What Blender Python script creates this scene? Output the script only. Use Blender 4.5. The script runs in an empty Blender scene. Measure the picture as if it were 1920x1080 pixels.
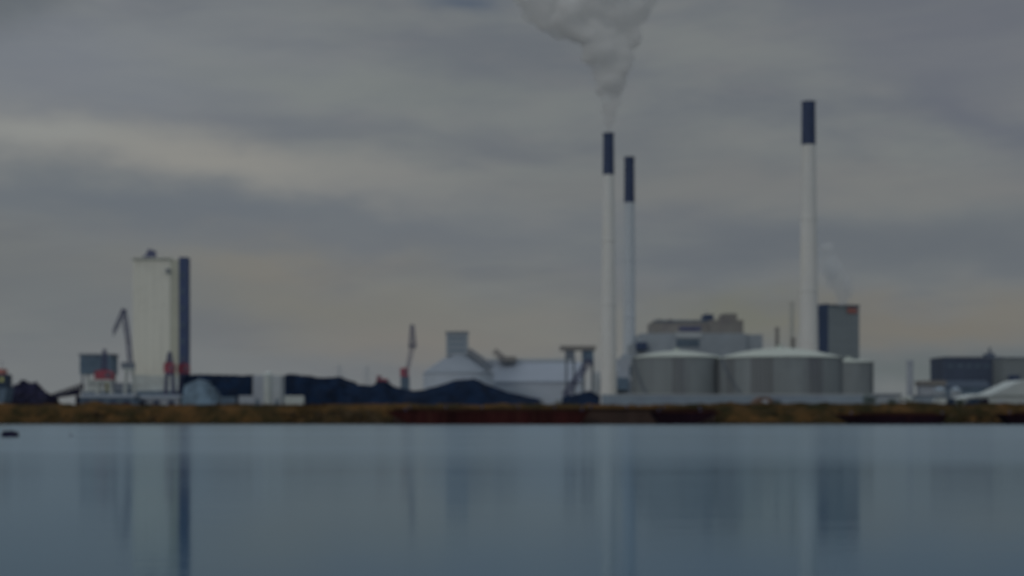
import bpy, bmesh, math, random
from mathutils import Vector, Matrix
random.seed(7)
R = math.radians
scene = bpy.context.scene

# ------------------------------------------------------------------ camera
FPX = 3200.0            # focal length in photo pixels (1920 wide)
CAMH = 2.0              # eye height above the water
HOR = 780.0             # horizon row in the photo
cam_d = bpy.data.cameras.new('camera'); cam = bpy.data.objects.new('camera', cam_d)
scene.collection.objects.link(cam)
cam.location = (0, 0, CAMH); cam.rotation_euler = (R(90), 0, 0)
cam_d.sensor_width = 36; cam_d.lens = FPX / 1920 * 36
cam_d.shift_y = (HOR - 540) / 1920
cam_d.clip_start = 0.1; cam_d.clip_end = 60000
cam_d.dof.use_dof = True; cam_d.dof.focus_distance = 9.0; cam_d.dof.aperture_fstop = 1.9
scene.camera = cam

# ------------------------------------------------------------------ exposure
scene.view_settings.view_transform = 'Standard'
scene.view_settings.look = 'None'
scene.view_settings.gamma = 1.0
EXPO = -2.3
scene.view_settings.exposure = EXPO
try:
    scene.cycles.volume_bounces = 24; scene.cycles.max_bounces = 24
    scene.cycles.volume_step_rate = 1.0
except Exception: pass

# ------------------------------------------------------------------ sky
SUN_EL, SUN_AZ = 24.0, -142.0       # azimuth measured from the view direction, negative = left
world = bpy.data.worlds.new('World'); scene.world = world; world.use_nodes = True
wt = world.node_tree; wt.nodes.clear()
class NG:
    """tiny node-math helper"""
    def __init__(s, t): s.t = t
    def _in(s, sock, v):
        if isinstance(v, bpy.types.NodeSocket): s.t.links.new(v, sock)
        else: sock.default_value = v
    def m(s, op, a, b=0.0, c=0.0, clamp=False):
        n = s.t.nodes.new('ShaderNodeMath'); n.operation = op; n.use_clamp = clamp
        s._in(n.inputs[0], a); s._in(n.inputs[1], b); s._in(n.inputs[2], c); return n.outputs[0]
    def mix(s, f, a, b, blend='MIX'):
        n = s.t.nodes.new('ShaderNodeMix'); n.data_type = 'RGBA'; n.blend_type = blend; n.clamp_factor = True
        s._in(n.inputs[0], f)
        for i, v in ((6, a), (7, b)):
            if isinstance(v, bpy.types.NodeSocket): s.t.links.new(v, n.inputs[i])
            else: n.inputs[i].default_value = (*v[:3], 1)
        return n.outputs[2]
    def noise(s, vec, scale, detail=4, rough=0.55, dist=0.0):
        n = s.t.nodes.new('ShaderNodeTexNoise'); n.inputs['Scale'].default_value = scale
        n.inputs['Detail'].default_value = detail; n.inputs['Roughness'].default_value = rough
        n.inputs['Distortion'].default_value = dist
        if vec is not None: s.t.links.new(vec, n.inputs['Vector'])
        return n.outputs['Fac']
    def comb(s, x, y, z):
        n = s.t.nodes.new('ShaderNodeCombineXYZ')
        for i, v in enumerate((x, y, z)): s._in(n.inputs[i], v)
        return n.outputs[0]
    def sep(s, v):
        n = s.t.nodes.new('ShaderNodeSeparateXYZ'); s.t.links.new(v, n.inputs[0]); return n.outputs
    def rng(s, v, a, b, c=0.0, d=1.0, smooth=True):
        n = s.t.nodes.new('ShaderNodeMapRange'); n.interpolation_type = 'SMOOTHSTEP' if smooth else 'LINEAR'
        s._in(n.inputs[0], v)
        for i, q in enumerate((a, b, c, d)): n.inputs[i+1].default_value = q
        return n.outputs[0]
def lin(c): c /= 255.0; return c/12.92 if c <= 0.04045 else ((c+0.055)/1.055)**2.4
WSTR = 0.1
def skc(r, g, b): k = 2**(-EXPO)/WSTR; return (lin(r)*k, lin(g)*k, lin(b)*k)

g = NG(wt)
tc = wt.nodes.new('ShaderNodeTexCoord')
dx, dy, dz = g.sep(tc.outputs['Generated'])
az = g.m('ARCTAN2', dx, dy)
el = g.m('ARCSINE', dz)
# slow warp so that no cloud edge is a clean curve
wv = g.comb(g.m('MULTIPLY', az, 5.0), g.m('MULTIPLY', el, 11.0), 3.1)
w1 = g.noise(wv, 1.3, 5, 0.55); w2 = g.noise(wv, 2.9, 4, 0.5)
uu = g.m('ADD', g.m('MULTIPLY', az, 3200.0), g.m('MULTIPLY', g.m('SUBTRACT', w1, 0.5), 420.0))
uu = g.m('ADD', uu, 960.0)
vv = g.m('SUBTRACT', 780.0, g.m('MULTIPLY', el, 3200.0))
vv = g.m('ADD', vv, g.m('MULTIPLY', g.m('SUBTRACT', w2, 0.5), 130.0))
def blob(cx, cy, sx, sy, tilt=0.0, amp=1.0):
    a = g.m('SUBTRACT', uu, cx); b = g.m('SUBTRACT', g.m('SUBTRACT', vv, cy), g.m('MULTIPLY', a, tilt))
    a = g.m('DIVIDE', a, sx); b = g.m('DIVIDE', b, sy)
    q = g.m('ADD', g.m('MULTIPLY', a, a), g.m('MULTIPLY', b, b))
    return g.m('MULTIPLY', g.m('EXPONENT', g.m('MULTIPLY', q, -0.7)), amp)
n1 = g.noise(g.comb(g.m('MULTIPLY', az, 4.0), g.m('MULTIPLY', el, 17.0), 0.0), 1.6, 7, 0.55, 0.3)
n2 = g.noise(g.comb(g.m('MULTIPLY', az, 9.0), g.m('MULTIPLY', el, 30.0), 5.0), 2.2, 5, 0.5)
col = g.mix(g.rng(n1, 0.32, 0.68), skc(105, 110, 116), skc(121, 125, 125))
col = g.mix(g.m('MULTIPLY', g.rng(n2, 0.45, 0.75), 0.25), col, skc(126, 125, 126))
for (cx, cy, sx, sy, tl, c, a) in [
    (100, 150, 420, 110, 0.0, (127, 132, 140), 0.6),
    (380, 310, 380, 42, 0.13, (143, 142, 137), 1.0),
    (60, 265, 160, 30, 0.05, (144, 146, 143), 0.8),
    (350, 400, 560, 42, 0.05, (103, 110, 118), 0.85),
    (560, 455, 420, 30, 0.0, (108, 112, 118), 0.5),
    (720, 175, 260, 36, 0.05, (127, 132, 128), 0.5),
    (640, 575, 480, 62, 0.10, (121, 120, 114), 0.85),
    (520, 500, 200, 24, 0.0, (126, 121, 112), 0.5),
    (140, 560, 200, 80, 0.0, (110, 115, 118), 0.7),
    (780, 650, 220, 30, 0.0, (126, 121, 114), 0.6),
    (1300, 330, 260, 60, 0.0, (118, 121, 120), 0.4),
    (1600, 370, 500, 34, 0.03, (124, 124, 122), 0.6),
    (1640, 470, 420, 55, 0.0, (99, 105, 112), 0.85),
    (1850, 260, 120, 40, 0.6, (98, 103, 114), 0.7),
    (1800, 120, 260, 90, 0.2, (107, 110, 120), 0.6),
    (1740, 605, 330, 42, 0.0, (119, 115, 107), 0.85),
    (1390, 600, 120, 40, 0.0, (112, 114, 102), 0.6),
    (1740, 700, 340, 40, 0.0, (98, 106, 107), 0.8),
    (860, 12, 90, 24, 0.2, (86, 96, 110), 0.95),
    (300, 690, 420, 35, 0.0, (113, 117, 121), 0.6)]:
    col = g.mix(blob(cx, cy, sx, sy, tl, a), col, skc(*c))
# overcast dome: brighter towards the zenith
boost = g.m('ADD', 1.0, g.rng(el, 0.26, 1.3, 0.0, 1.9))
vm = wt.nodes.new('ShaderNodeVectorMath'); vm.operation = 'SCALE'
wt.links.new(col, vm.inputs[0]); wt.links.new(boost, vm.inputs['Scale'])
sky = wt.nodes.new('ShaderNodeTexSky'); sky.sky_type = 'NISHITA'; sky.sun_disc = False
sky.sun_elevation = R(SUN_EL); sky.sun_rotation = R(SUN_AZ); sky.air_density = 1.0; sky.dust_density = 2.0
gap = g.m('ADD', 0.05, blob(-20, 30, 90, 70, 0, 0.35))
out = g.mix(gap, vm.outputs[0], sky.outputs[0])
bg = wt.nodes.new('ShaderNodeBackground'); bg.inputs[1].default_value = WSTR
wo = wt.nodes.new('ShaderNodeOutputWorld')
wt.links.new(out, bg.inputs[0]); wt.links.new(bg.outputs[0], wo.inputs[0])

# ------------------------------------------------------------------ sun (soft, behind cloud)
sd = bpy.data.lights.new('sun', 'SUN'); sd.energy = 1.5; sd.angle = R(14); sd.color = (1.0, 0.95, 0.88)
so = bpy.data.objects.new('sun', sd); scene.collection.objects.link(so)
a_, e_ = R(SUN_AZ), R(SUN_EL)
sv = Vector((math.sin(a_)*math.cos(e_), math.cos(a_)*math.cos(e_), math.sin(e_)))
so.rotation_euler = sv.to_track_quat('Z', 'Y').to_euler(); so.location = (-300, -200, 300)

# ------------------------------------------------------------------ materials
LIT = 0.24
def A(r, g_, b): return tuple(min(0.85, lin(c)/LIT) for c in (r, g_, b))
def mat(name, col, rough=0.8, var=0.18, scale=0.3, stain=None, stripe=None, metal=0.0, streak=False, bump=0.0, spec=0.4):
    """noise-mottled paint; stain = second colour; stripe = (period m, strength) vertical cladding ribs"""
    m = bpy.data.materials.new(name); m.use_nodes = True; t = m.node_tree; n = NG(t)
    p = t.nodes['Principled BSDF']; p.inputs['Roughness'].default_value = rough; p.inputs['Metallic'].default_value = metal
    p.inputs['Specular IOR Level'].default_value = spec
    tcn = t.nodes.new('ShaderNodeTexCoord'); v = tcn.outputs['Object']
    x, y, z = n.sep(v)
    vec = n.comb(x, y, n.m('MULTIPLY', z, 0.15 if streak else 1.0))
    f = n.noise(vec, scale, 6, 0.6); f2 = n.noise(v, scale*6, 3, 0.5)
    dark = tuple(c*(1-var*1.6) for c in col); lt = tuple(min(0.9, c*(1+var)) for c in col)
    c = n.mix(n.rng(f, 0.3, 0.7), dark, lt)
    c = n.mix(n.m('MULTIPLY', n.rng(f2, 0.5, 0.8), 0.25), c, tuple(q*0.75 for q in col))
    if stain: c = n.mix(n.m('MULTIPLY', n.rng(n.noise(vec, scale*2.3, 5, 0.6), 0.48, 0.7), 0.6), c, stain)
    t.links.new(c, p.inputs['Base Color'])
    if stripe or bump:
        if stripe:
            h = n.m('SINE', n.m('MULTIPLY', n.m('ADD', x, n.m('MULTIPLY', y, 0.83)), 6.283/stripe[0]))
        else: h = n.noise(v, scale*8, 5, 0.6)
        b = t.nodes.new('ShaderNodeBump'); b.inputs['Strength'].default_value = stripe[1] if stripe else bump
        b.inputs['Distance'].default_value = 0.1 if stripe else 0.4
        t.links.new(h, b.inputs['Height']); t.links.new(b.outputs[0], p.inputs['Normal'])
    return m
M = dict(
    stack=mat('pale_concrete', A(124,126,124), 0.85, 0.05, 0.08, A(118,117,112), streak=True),
    hazed=mat('hazed_steel', A(106,107,104), 0.8, 0.04, 0.1),  # distance haze put into the colour: paled towards the sky tone
    stack_grey=mat('grey_concrete', A(108,113,118), 0.85, 0.05, 0.08, streak=True),
    cap=mat('navy_paint', A(28,36,54), 0.7, 0.1, 0.2),
    tower=mat('off_white_silo', A(126,127,119), 0.8, 0.03, 0.05, A(117,117,112), (6.0,0.05), streak=True),
    tower_dk=mat('dark_blue_strip', A(34,43,64), 0.6, 0.08, 0.2, stripe=(0.8,0.3)),
    tower_edge=mat('grey_green_cladding', A(106,107,99), 0.8, 0.05, 0.1),
    steel=mat('dark_blue_steel', A(45,48,66), 0.6, 0.15, 0.8),
    steel_gr=mat('grey_steel', A(62,68,76), 0.6, 0.15, 0.8),
    red=mat('red_paint', A(84,38,48), 0.5, 0.15, 0.8),
    orange=mat('orange_paint', A(98,62,58), 0.5, 0.15, 0.8),
    white=mat('white_paint', A(108,113,113), 0.6, 0.08, 0.3, A(98,100,98)),
    yellow=mat('yellow_paint', A(112,112,72), 0.6, 0.1, 0.5),
    blue=mat('blue_paint', (0.022,0.05,0.10), 0.5, 0.12, 0.5),
    teal=mat('slate_blue_cladding', A(52,64,76), 0.7, 0.12, 0.15, A(38,50,64)),
    coal=mat('coal', (0.008,0.021,0.054), 0.95, 0.3, 0.25, (0.018,0.024,0.042), bump=0.6, spec=0.12),
    gravel=mat('pale_gravel', A(54,66,76), 0.95, 0.3, 0.3, A(36,46,58), bump=0.5),
    scrap=mat('dark_scrap', (0.018,0.02,0.055), 0.8, 0.4, 0.6, (0.05,0.04,0.06), spec=0.15),
    hall=mat('pale_blue_cladding', A(84,90,99), 0.7, 0.05, 0.05, A(78,84,94), (1.0,0.2)),
    hall_wall=mat('pale_wall_cladding', A(106,113,122), 0.7, 0.05, 0.05, A(98,105,116), (1.0,0.2)),
    hall2=mat('blue_grey_roofing', A(80,86,94), 0.6, 0.06, 0.07, stripe=(1.0,0.2)),
    stn=mat('grey_blue_cladding', A(86,92,98), 0.7, 0.07, 0.05, A(72,78,86), (1.2,0.2)),
    stn_lt=mat('light_panel', A(98,103,107), 0.7, 0.05, 0.1),
    stn_br=mat('brown_grey_cladding', A(76,75,74), 0.8, 0.08, 0.08, A(60,59,64)),
    stn_pale=mat('pale_cladding', A(92,97,104), 0.7, 0.05, 0.05),
    glass=mat('dark_glass', A(48,58,68), 0.2, 0.15, 0.4),
    tank=mat('tank_steel', A(78,83,86), 0.65, 0.10, 0.05, A(60,62,66), streak=True),
    tank_dk=mat('tank_steel_stained', A(63,66,69), 0.65, 0.08, 0.05, A(52,55,64), streak=True),
    dome=mat('tank_roof_white', A(103,108,105), 0.7, 0.04, 0.04, A(96,100,97)),
    bund=mat('bund_concrete', A(78,87,96), 0.85, 0.08, 0.06, A(70,76,88)),
    block=mat('slate_facade', A(74,80,84), 0.7, 0.04, 0.05),
    navy=mat('navy_facade', A(28,38,56), 0.6, 0.06, 0.05),
    dkbld=mat('dark_slate_facade', A(38,45,58), 0.7, 0.08, 0.05),
    grbld=mat('grey_facade', A(68,73,76), 0.7, 0.06, 0.05),
    tent=mat('white_canvas', A(101,106,107), 0.7, 0.04, 0.1, A(92,98,100)),
    rust=mat('rusty_hull', (0.045,0.01,0.01), 0.8, 0.35, 0.15, (0.08,0.03,0.022), streak=True, spec=0.15),
    rust_dk=mat('black_hull', (0.015,0.006,0.012), 0.8, 0.3, 0.15, (0.035,0.012,0.012), streak=True, spec=0.12),
    pile=mat('rusty_sheet_pile', A(44,34,30), 0.85, 0.2, 0.15, A(38,30,28), streak=True),
    deck=mat('brown_deck', (0.05,0.028,0.018), 0.9, 0.2, 0.3, (0.03,0.018,0.014), spec=0.15),
    brown=mat('brown_boards', A(58,48,44), 0.85, 0.2, 0.4),
    rubber=mat('black_rubber', (0.02,0.02,0.022), 0.8, 0.1, 1),
    rock=mat('weedy_rock', (0.05,0.036,0.018), 0.95, 0.45, 0.35, (0.13,0.09,0.065), bump=0.4, spec=0.15),
    scrub=mat('dry_reed', (0.10,0.055,0.02), 0.95, 0.4, 0.12, (0.035,0.035,0.012), spec=0.1),
    leaf=mat('dark_leaf', A(34,44,40), 0.8, 0.3, 0.6),
)

# ------------------------------------------------------------------ geometry helpers
def X(px, D): return (px - 960) / FPX * D
def Z(py, D): return CAMH + (HOR - py) / FPX * D
COL = scene.collection
class MB:
    def __init__(s): s.bm = bmesh.new()
    def quad_box(s, pts):
        v = [s.bm.verts.new(p) for p in pts]
        for f in ((0,3,2,1),(4,5,6,7),(0,1,5,4),(1,2,6,5),(2,3,7,6),(3,0,4,7)): s.bm.faces.new([v[i] for i in f])
        return s
    def box(s, x0, x1, y0, y1, z0, z1, rz=0.0, piv=None):
        pts = [Vector(p) for p in ((x0,y0,z0),(x1,y0,z0),(x1,y1,z0),(x0,y1,z0),(x0,y0,z1),(x1,y0,z1),(x1,y1,z1),(x0,y1,z1))]
        if rz:
            pv = Vector(piv) if piv else Vector(((x0+x1)/2, (y0+y1)/2, 0)); m = Matrix.Rotation(rz, 3, 'Z')
            pts = [m @ (p - pv) + pv for p in pts]
        return s.quad_box(pts)
    def prism(s, prof, y0, y1):
        """prof = list of (x, z), extruded along y"""
        a = [s.bm.verts.new((x, y0, z)) for x, z in prof]; b = [s.bm.verts.new((x, y1, z)) for x, z in prof]
        n = len(prof)
        s.bm.faces.new(a); s.bm.faces.new(list(reversed(b)))
        for i in range(n): s.bm.faces.new([a[i], b[i], b[(i+1)%n], a[(i+1)%n]])
        return s
    def prism_x(s, prof, x0, x1):
        """prof = list of (y, z), extruded along x"""
        a = [s.bm.verts.new((x0, y, z)) for y, z in prof]; b = [s.bm.verts.new((x1, y, z)) for y, z in prof]
        n = len(prof)
        s.bm.faces.new(a); s.bm.faces.new(list(reversed(b)))
        for i in range(n): s.bm.faces.new([a[i], b[i], b[(i+1)%n], a[(i+1)%n]])
        return s
    def lathe(s, cx, cy, prof, seg=48, cap=True, a0=0.0, a1=None):
        full = a1 is None; a1 = a0 + 2*math.pi if full else a1
        n = seg if full else seg+1; rings = []
        for r, z in prof:
            rings.append([s.bm.verts.new((cx+r*math.cos(a0+(a1-a0)*i/seg), cy+r*math.sin(a0+(a1-a0)*i/seg), z)) for i in range(n)])
        for k in range(len(rings)-1):
            for i in range(seg):
                j = (i+1) % n
                s.bm.faces.new([rings[k][i], rings[k][j], rings[k+1][j], rings[k+1][i]])
        if cap and full: s.bm.faces.new(list(reversed(rings[0]))); s.bm.faces.new(rings[-1])
        return s
    def bar(s, a, b, w=0.3, w2=None, seg=6):
        a, b = Vector(a), Vector(b); d = b-a
        if d.length < 1e-4: return s
        w2 = w if w2 is None else w2; q = d.to_track_quat('Z', 'Y').to_matrix()
        ra, rb = [], []
        for i in range(seg):
            t = 2*math.pi*(i+0.5)/seg; o = q @ Vector((math.cos(t), math.sin(t), 0))
            ra.append(s.bm.verts.new(a+o*w)); rb.append(s.bm.verts.new(b+o*w2))
        for i in range(seg):
            j = (i+1) % seg; s.bm.faces.new([ra[i], ra[j], rb[j], rb[i]])
        s.bm.faces.new(list(reversed(ra))); s.bm.faces.new(rb)
        return s
    def lattice(s, a, b, wa, wb, n=8, r=0.12):
        """four-chord lattice girder from a to b"""
        a, b = Vector(a), Vector(b); q = (b-a).to_track_quat('Z', 'Y').to_matrix()
        cs = [(-1,-1),(1,-1),(1,1),(-1,1)]; prev = None
        for k in range(n+1):
            t = k/n; c = a.lerp(b, t); w = wa+(wb-wa)*t
            ring = [c + q @ Vector((x*w/2, y*w/2, 0)) for x, y in cs]
            if prev:
                for i in range(4):
                    s.bar(prev[i], ring[i], r, seg=4); s.bar(prev[i], ring[(i+1)%4], r*0.6, seg=4)
            for i in range(4): s.bar(ring[i], ring[(i+1)%4], r*0.6, seg=4)
            prev = ring
        return s
    def build(s, name, m, parent=None, smooth=False):
        root = parent
        while root is not None and root.parent is not None: root = root.parent
        off = root.location.copy() if root is not None else Vector((0,0,0))
        bmesh.ops.recalc_face_normals(s.bm, faces=s.bm.faces[:])
        for v in s.bm.verts: v.co -= off
        me = bpy.data.meshes.new(name); s.bm.to_mesh(me); s.bm.free()
        me.materials.append(m if not isinstance(m, str) else M[m])
        if smooth:
            for p in me.polygons: p.use_smooth = True
            try: me.set_sharp_from_angle(angle=R(35))
            except Exception: pass
        o = bpy.data.objects.new(name, me); COL.objects.link(o); o.parent = parent
        return o
def tag(o, label=None, cat=None, group=None, kind=None):
    for k, v in (('label', label), ('category', cat), ('group', group), ('kind', kind)):
        if v: o[k] = v
    return o
def thing(name, loc, label, cat, group=None):
    o = bpy.data.objects.new(name, None); COL.objects.link(o); o.location = loc; o.empty_display_size = 1
    return tag(o, label, cat, group)
def hnoise(x, y, seed=0):
    from mathutils import noise
    return noise.fractal(Vector((x, y, seed*7.3)), 0.9, 2.1, 5)
GZ = 4.3     # level of the yard behind the bank

# ------------------------------------------------------------------ ground and water
SH = 427.0
def ground():
    bm = bmesh.new()
    xs = [-9000,-4000,-1500,-700,-400,-260]+[-200+1.1*i for i in range(365)]+[260,400,700,1500,4000,9000]
    ys = [SH-6, SH-2.5, SH-1.2, SH, SH+1.3, SH+2.6, SH+4, SH+5.6, SH+7.4, SH+9.5, SH+12, SH+16, SH+24, SH+45, 600, 1000, 2500, 7000, 22000]
    zs = [-3, -1.2, -0.4, 0.3, 1.2, 2.1, 3.1, 4.0, 4.7, 5.0, 4.9, 4.6, GZ, GZ, GZ, GZ, GZ, GZ, GZ]
    rows = []
    for j, (y, z) in enumerate(zip(ys, zs)):
        row = []
        for x in xs:
            k = 1.0 if 2 < j < 12 else 0.0
            row.append(bm.verts.new((x, y + k*1.6*hnoise(x*0.07, 3), z + k*(0.85*hnoise(x*0.09, y*0.2, 1) + 0.35*hnoise(x*0.5, y*0.5, 2)))))
        rows.append(row)
    for a, b in zip(rows[:-1], rows[1:]):
        for i in range(len(xs)-1): bm.faces.new([a[i], a[i+1], b[i+1], b[i]])
    me = bpy.data.meshes.new('ground'); bm.to_mesh(me); bm.free()
    for p in me.polygons: p.use_smooth = True
    m = bpy.data.materials.new('bank_earth'); m.use_nodes = True; t = m.node_tree; n = NG(t); p = t.nodes['Principled BSDF']
    p.inputs['Roughness'].default_value = 0.95; p.inputs['Specular IOR Level'].default_value = 0.1
    v = t.nodes.new('ShaderNodeTexCoord').outputs['Object']; x, y, z = n.sep(v)
    f = n.noise(v, 0.13, 7, 0.68); f2 = n.noise(v, 0.7, 5, 0.6)
    c = n.mix(n.rng(f, 0.38, 0.62), (0.026,0.024,0.010), (0.118,0.064,0.024))
    c = n.mix(n.m('MULTIPLY', n.rng(f2, 0.5, 0.7), 0.6), c, (0.022,0.02,0.012))
    yard = n.rng(y, SH+14, SH+30); c = n.mix(yard, c, (0.06,0.065,0.065))
    wet = n.rng(z, 0.4, 0.9, 1.0, 0.0); c = n.mix(n.m('MULTIPLY', wet, 0.6), c, (0.012,0.012,0.007))
    t.links.new(c, p.inputs['Base Color'])
    m_ = m; me.materials.append(m_)
    o = bpy.data.objects.new('ground', me); COL.objects.link(o); o['kind'] = 'structure'
ground()

def water():
    bm = bmesh.new()
    v = [bm.verts.new(p) for p in ((-9000,-3000,0),(9000,-3000,0),(9000,SH+3,0),(-9000,SH+3,0))]
    bm.faces.new(v); me = bpy.data.meshes.new('water'); bm.to_mesh(me); bm.free()
    m = bpy.data.materials.new('harbour_water'); m.use_nodes = True; t = m.node_tree; n = NG(t); t.nodes.clear()
    tx = t.nodes.new('ShaderNodeTexCoord').outputs['Object']
    x, y, z = n.sep(tx)
    gl = t.nodes.new('ShaderNodeBsdfGlossy'); gl.inputs['Color'].default_value = (0.70, 0.85, 0.97, 1)   # silty, blue-tinted water
    df = t.nodes.new('ShaderNodeBsdfDiffuse'); fr = t.nodes.new('ShaderNodeFresnel'); fr.inputs['IOR'].default_value = 1.36
    ms = t.nodes.new('ShaderNodeMixShader'); mo = t.nodes.new('ShaderNodeOutputMaterial')
    t.links.new(fr.outputs[0], ms.inputs[0]); t.links.new(df.outputs[0], ms.inputs[1]); t.links.new(gl.outputs[0], ms.inputs[2]); t.links.new(ms.outputs[0], mo.inputs[0])
    big = n.noise(n.comb(n.m('MULTIPLY', x, 0.3), y, 0), 0.035, 4, 0.5)
    c = n.mix(n.rng(big, 0.35, 0.65), (0.018,0.075,0.145), (0.025,0.092,0.165)); t.links.new(c, df.inputs['Color'])
    ruffle = n.m('ADD', n.rng(n.m('ADD', y, n.m('MULTIPLY', big, 40.0)), 45, 125, 0.08, 0.17), n.rng(big, 0.3, 0.7, 0.0, 0.02))
    t.links.new(ruffle, gl.inputs['Roughness'])
    h = n.m('ADD', n.noise(n.comb(n.m('MULTIPLY', x, 0.5), y, 0), 1.1, 5, 0.55),
            n.m('MULTIPLY', n.noise(n.comb(n.m('MULTIPLY', x, 0.4), y, 2), 0.25, 3, 0.5), 2.0))
    b = t.nodes.new('ShaderNodeBump'); b.inputs['Strength'].default_value = 0.10; b.inputs['Distance'].default_value = 0.035
    t.links.new(h, b.inputs['Height']); t.links.new(b.outputs[0], gl.inputs['Normal'])
    me.materials.append(m); o = bpy.data.objects.new('water', me); COL.objects.link(o); o['kind'] = 'structure'
water()

# rocks along the waterline and dry reeds on the bank: uncountable cover
def rocks():
    bm = bmesh.new()
    for k in range(2100):
        x = random.uniform(-145, 145) if k < 1500 else random.gauss(-38, 7)
        px = 960 + x/SH*FPX
        if 745 < px < 1350 or 1585 < px < 1770: continue
        y = SH + random.uniform(-1.5, 4.5); z = max(0.0, (y-SH)*0.7) + random.uniform(-0.2, 0.15)
        r = random.uniform(0.25, 0.75)
        ret = bmesh.ops.create_icosphere(bm, subdivisions=1, radius=r)
        s = Vector((random.uniform(0.8,1.5), random.uniform(0.7,1.2), random.uniform(0.5,0.9)))
        for v in ret['verts']:
            v.co = Vector((v.co.x*s.x, v.co.y*s.y, v.co.z*s.z)) * random.uniform(0.8,1.2) + Vector((x, y + 1.6*hnoise(x*0.07,3), z))
    me = bpy.data.meshes.new('bank_rocks'); bm.to_mesh(me); bm.free(); me.materials.append(M['rock'])
    o = bpy.data.objects.new('bank_rocks', me); COL.objects.link(o)
    tag(o, 'brown weedy rocks heaped along the waterline of the bank', 'rocks', kind='stuff')
rocks()
def reeds():
    bm = bmesh.new()
    for k in range(6000):
        x = random.uniform(-145, 145)
        px = 960 + x/(SH+6)*FPX
        if 760 < px < 1340 and random.random() < 0.85: continue
        if hnoise(x*0.05, 9) < random.uniform(-0.6, 0.3): continue
        y = SH + random.uniform(3.5, 14); t = min(1, (y-SH)/8); z = 4.6*t + 0.55*hnoise(x*0.09, y*0.2, 1)
        for j in range(3):
            h = random.uniform(0.3, 0.9); dx = random.uniform(-0.35, 0.35); a = random.uniform(0, 3.14); w = random.uniform(0.08, 0.25)
            bx, by = x+dx, y+random.uniform(-0.3,0.3)
            v = [bm.verts.new(p) for p in ((bx-w*math.cos(a), by-w*math.sin(a), z-0.2), (bx+w*math.cos(a), by+w*math.sin(a), z-0.2), (bx+dx*0.6, by, z+h))]
            bm.faces.new(v)
    me = bpy.data.meshes.new('dry_reeds'); bm.to_mesh(me); bm.free(); me.materials.append(M['scrub'])
    o = bpy.data.objects.new('dry_reeds', me); COL.objects.link(o)
    tag(o, 'dry brown reeds and grass covering the top of the bank', 'reeds', kind='stuff')
reeds()

# ------------------------------------------------------------------ chimneys
def stack(px, y_top, y_cap, w_top, w_base, D, label, m='stack', px_base=None):
    x = X(px, D); zt = Z(y_top, D); zc = Z(y_cap, D); k = D/FPX/2
    t = thing('chimney', (x, D, GZ), label, 'chimney', 'tall power station chimneys with navy tops')
    rt, rb = w_top*k, w_base*k
    def r(z): u = (z-GZ)/(zt-GZ); return rb + (rt-rb)*(u**0.8)
    MB().lathe(x, D, [(r(GZ+(zc-GZ)*i/14), GZ+(zc-GZ)*i/14) for i in range(15)], 40).build('shaft', m, t, True)
    MB().lathe(x, D, [(r(zc)+0.12, zc+0.02), (rt+0.12, zt-1.2), (rt+0.35, zt-1.1), (rt+0.35, zt-0.2), (rt*0.8, zt), (rt*0.78, zt-3)], 40).build('cap', 'cap', t, True)
    for f in (0.45, 0.72):
        zz = GZ+(zc-GZ)*f; rr = r(zz)
        MB().lathe(x, D, [(rr-0.05, zz), (rr+0.25, zz+0.05), (rr+0.25, zz+0.35), (rr-0.05, zz+0.4)], 32, cap=False).build('platform_ring', m, t)
    return t
stack(1141, 249, 328, 19, 33, 760, 'tall white chimney with a navy top trailing white steam')
stack(1180, 294, 380, 18, 26, 880, 'shorter pale chimney with a navy top just right of the steaming one', 'stack_grey')
stack(1516, 190, 272, 24, 41, 810, 'tallest white chimney with a navy top behind the largest storage tank')
def thin_stack(px, y0, w, D, label, m):
    x = X(px, D); r = w*D/FPX/2; zt = Z(y0, D)
    t = thing('flue', (x, D, GZ), label, 'flue')
    MB().lathe(x, D, [(r*1.15, GZ), (r, zt-2), (r, zt)], 16).build('pipe', m, t, True)
    MB().lathe(x, D, [(r*1.12, zt-1.2), (r*1.12, zt+0.1)], 16).build('rim', m, t)
thin_stack(1457, 614, 7, 900, 'short grey flue between the station building and the tallest chimney', 'stn_br')
thin_stack(1484, 566, 8, 1050, 'thin faded flue just left of the tallest chimney', 'hazed')
thin_stack(1487, 634, 8, 880, 'stubby dark flue at the foot of the tallest chimney', 'stn_br')
thin_stack(1706, 676, 12, 700, 'slim pale column standing alone right of the storage tanks', 'stn_pale')

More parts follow.
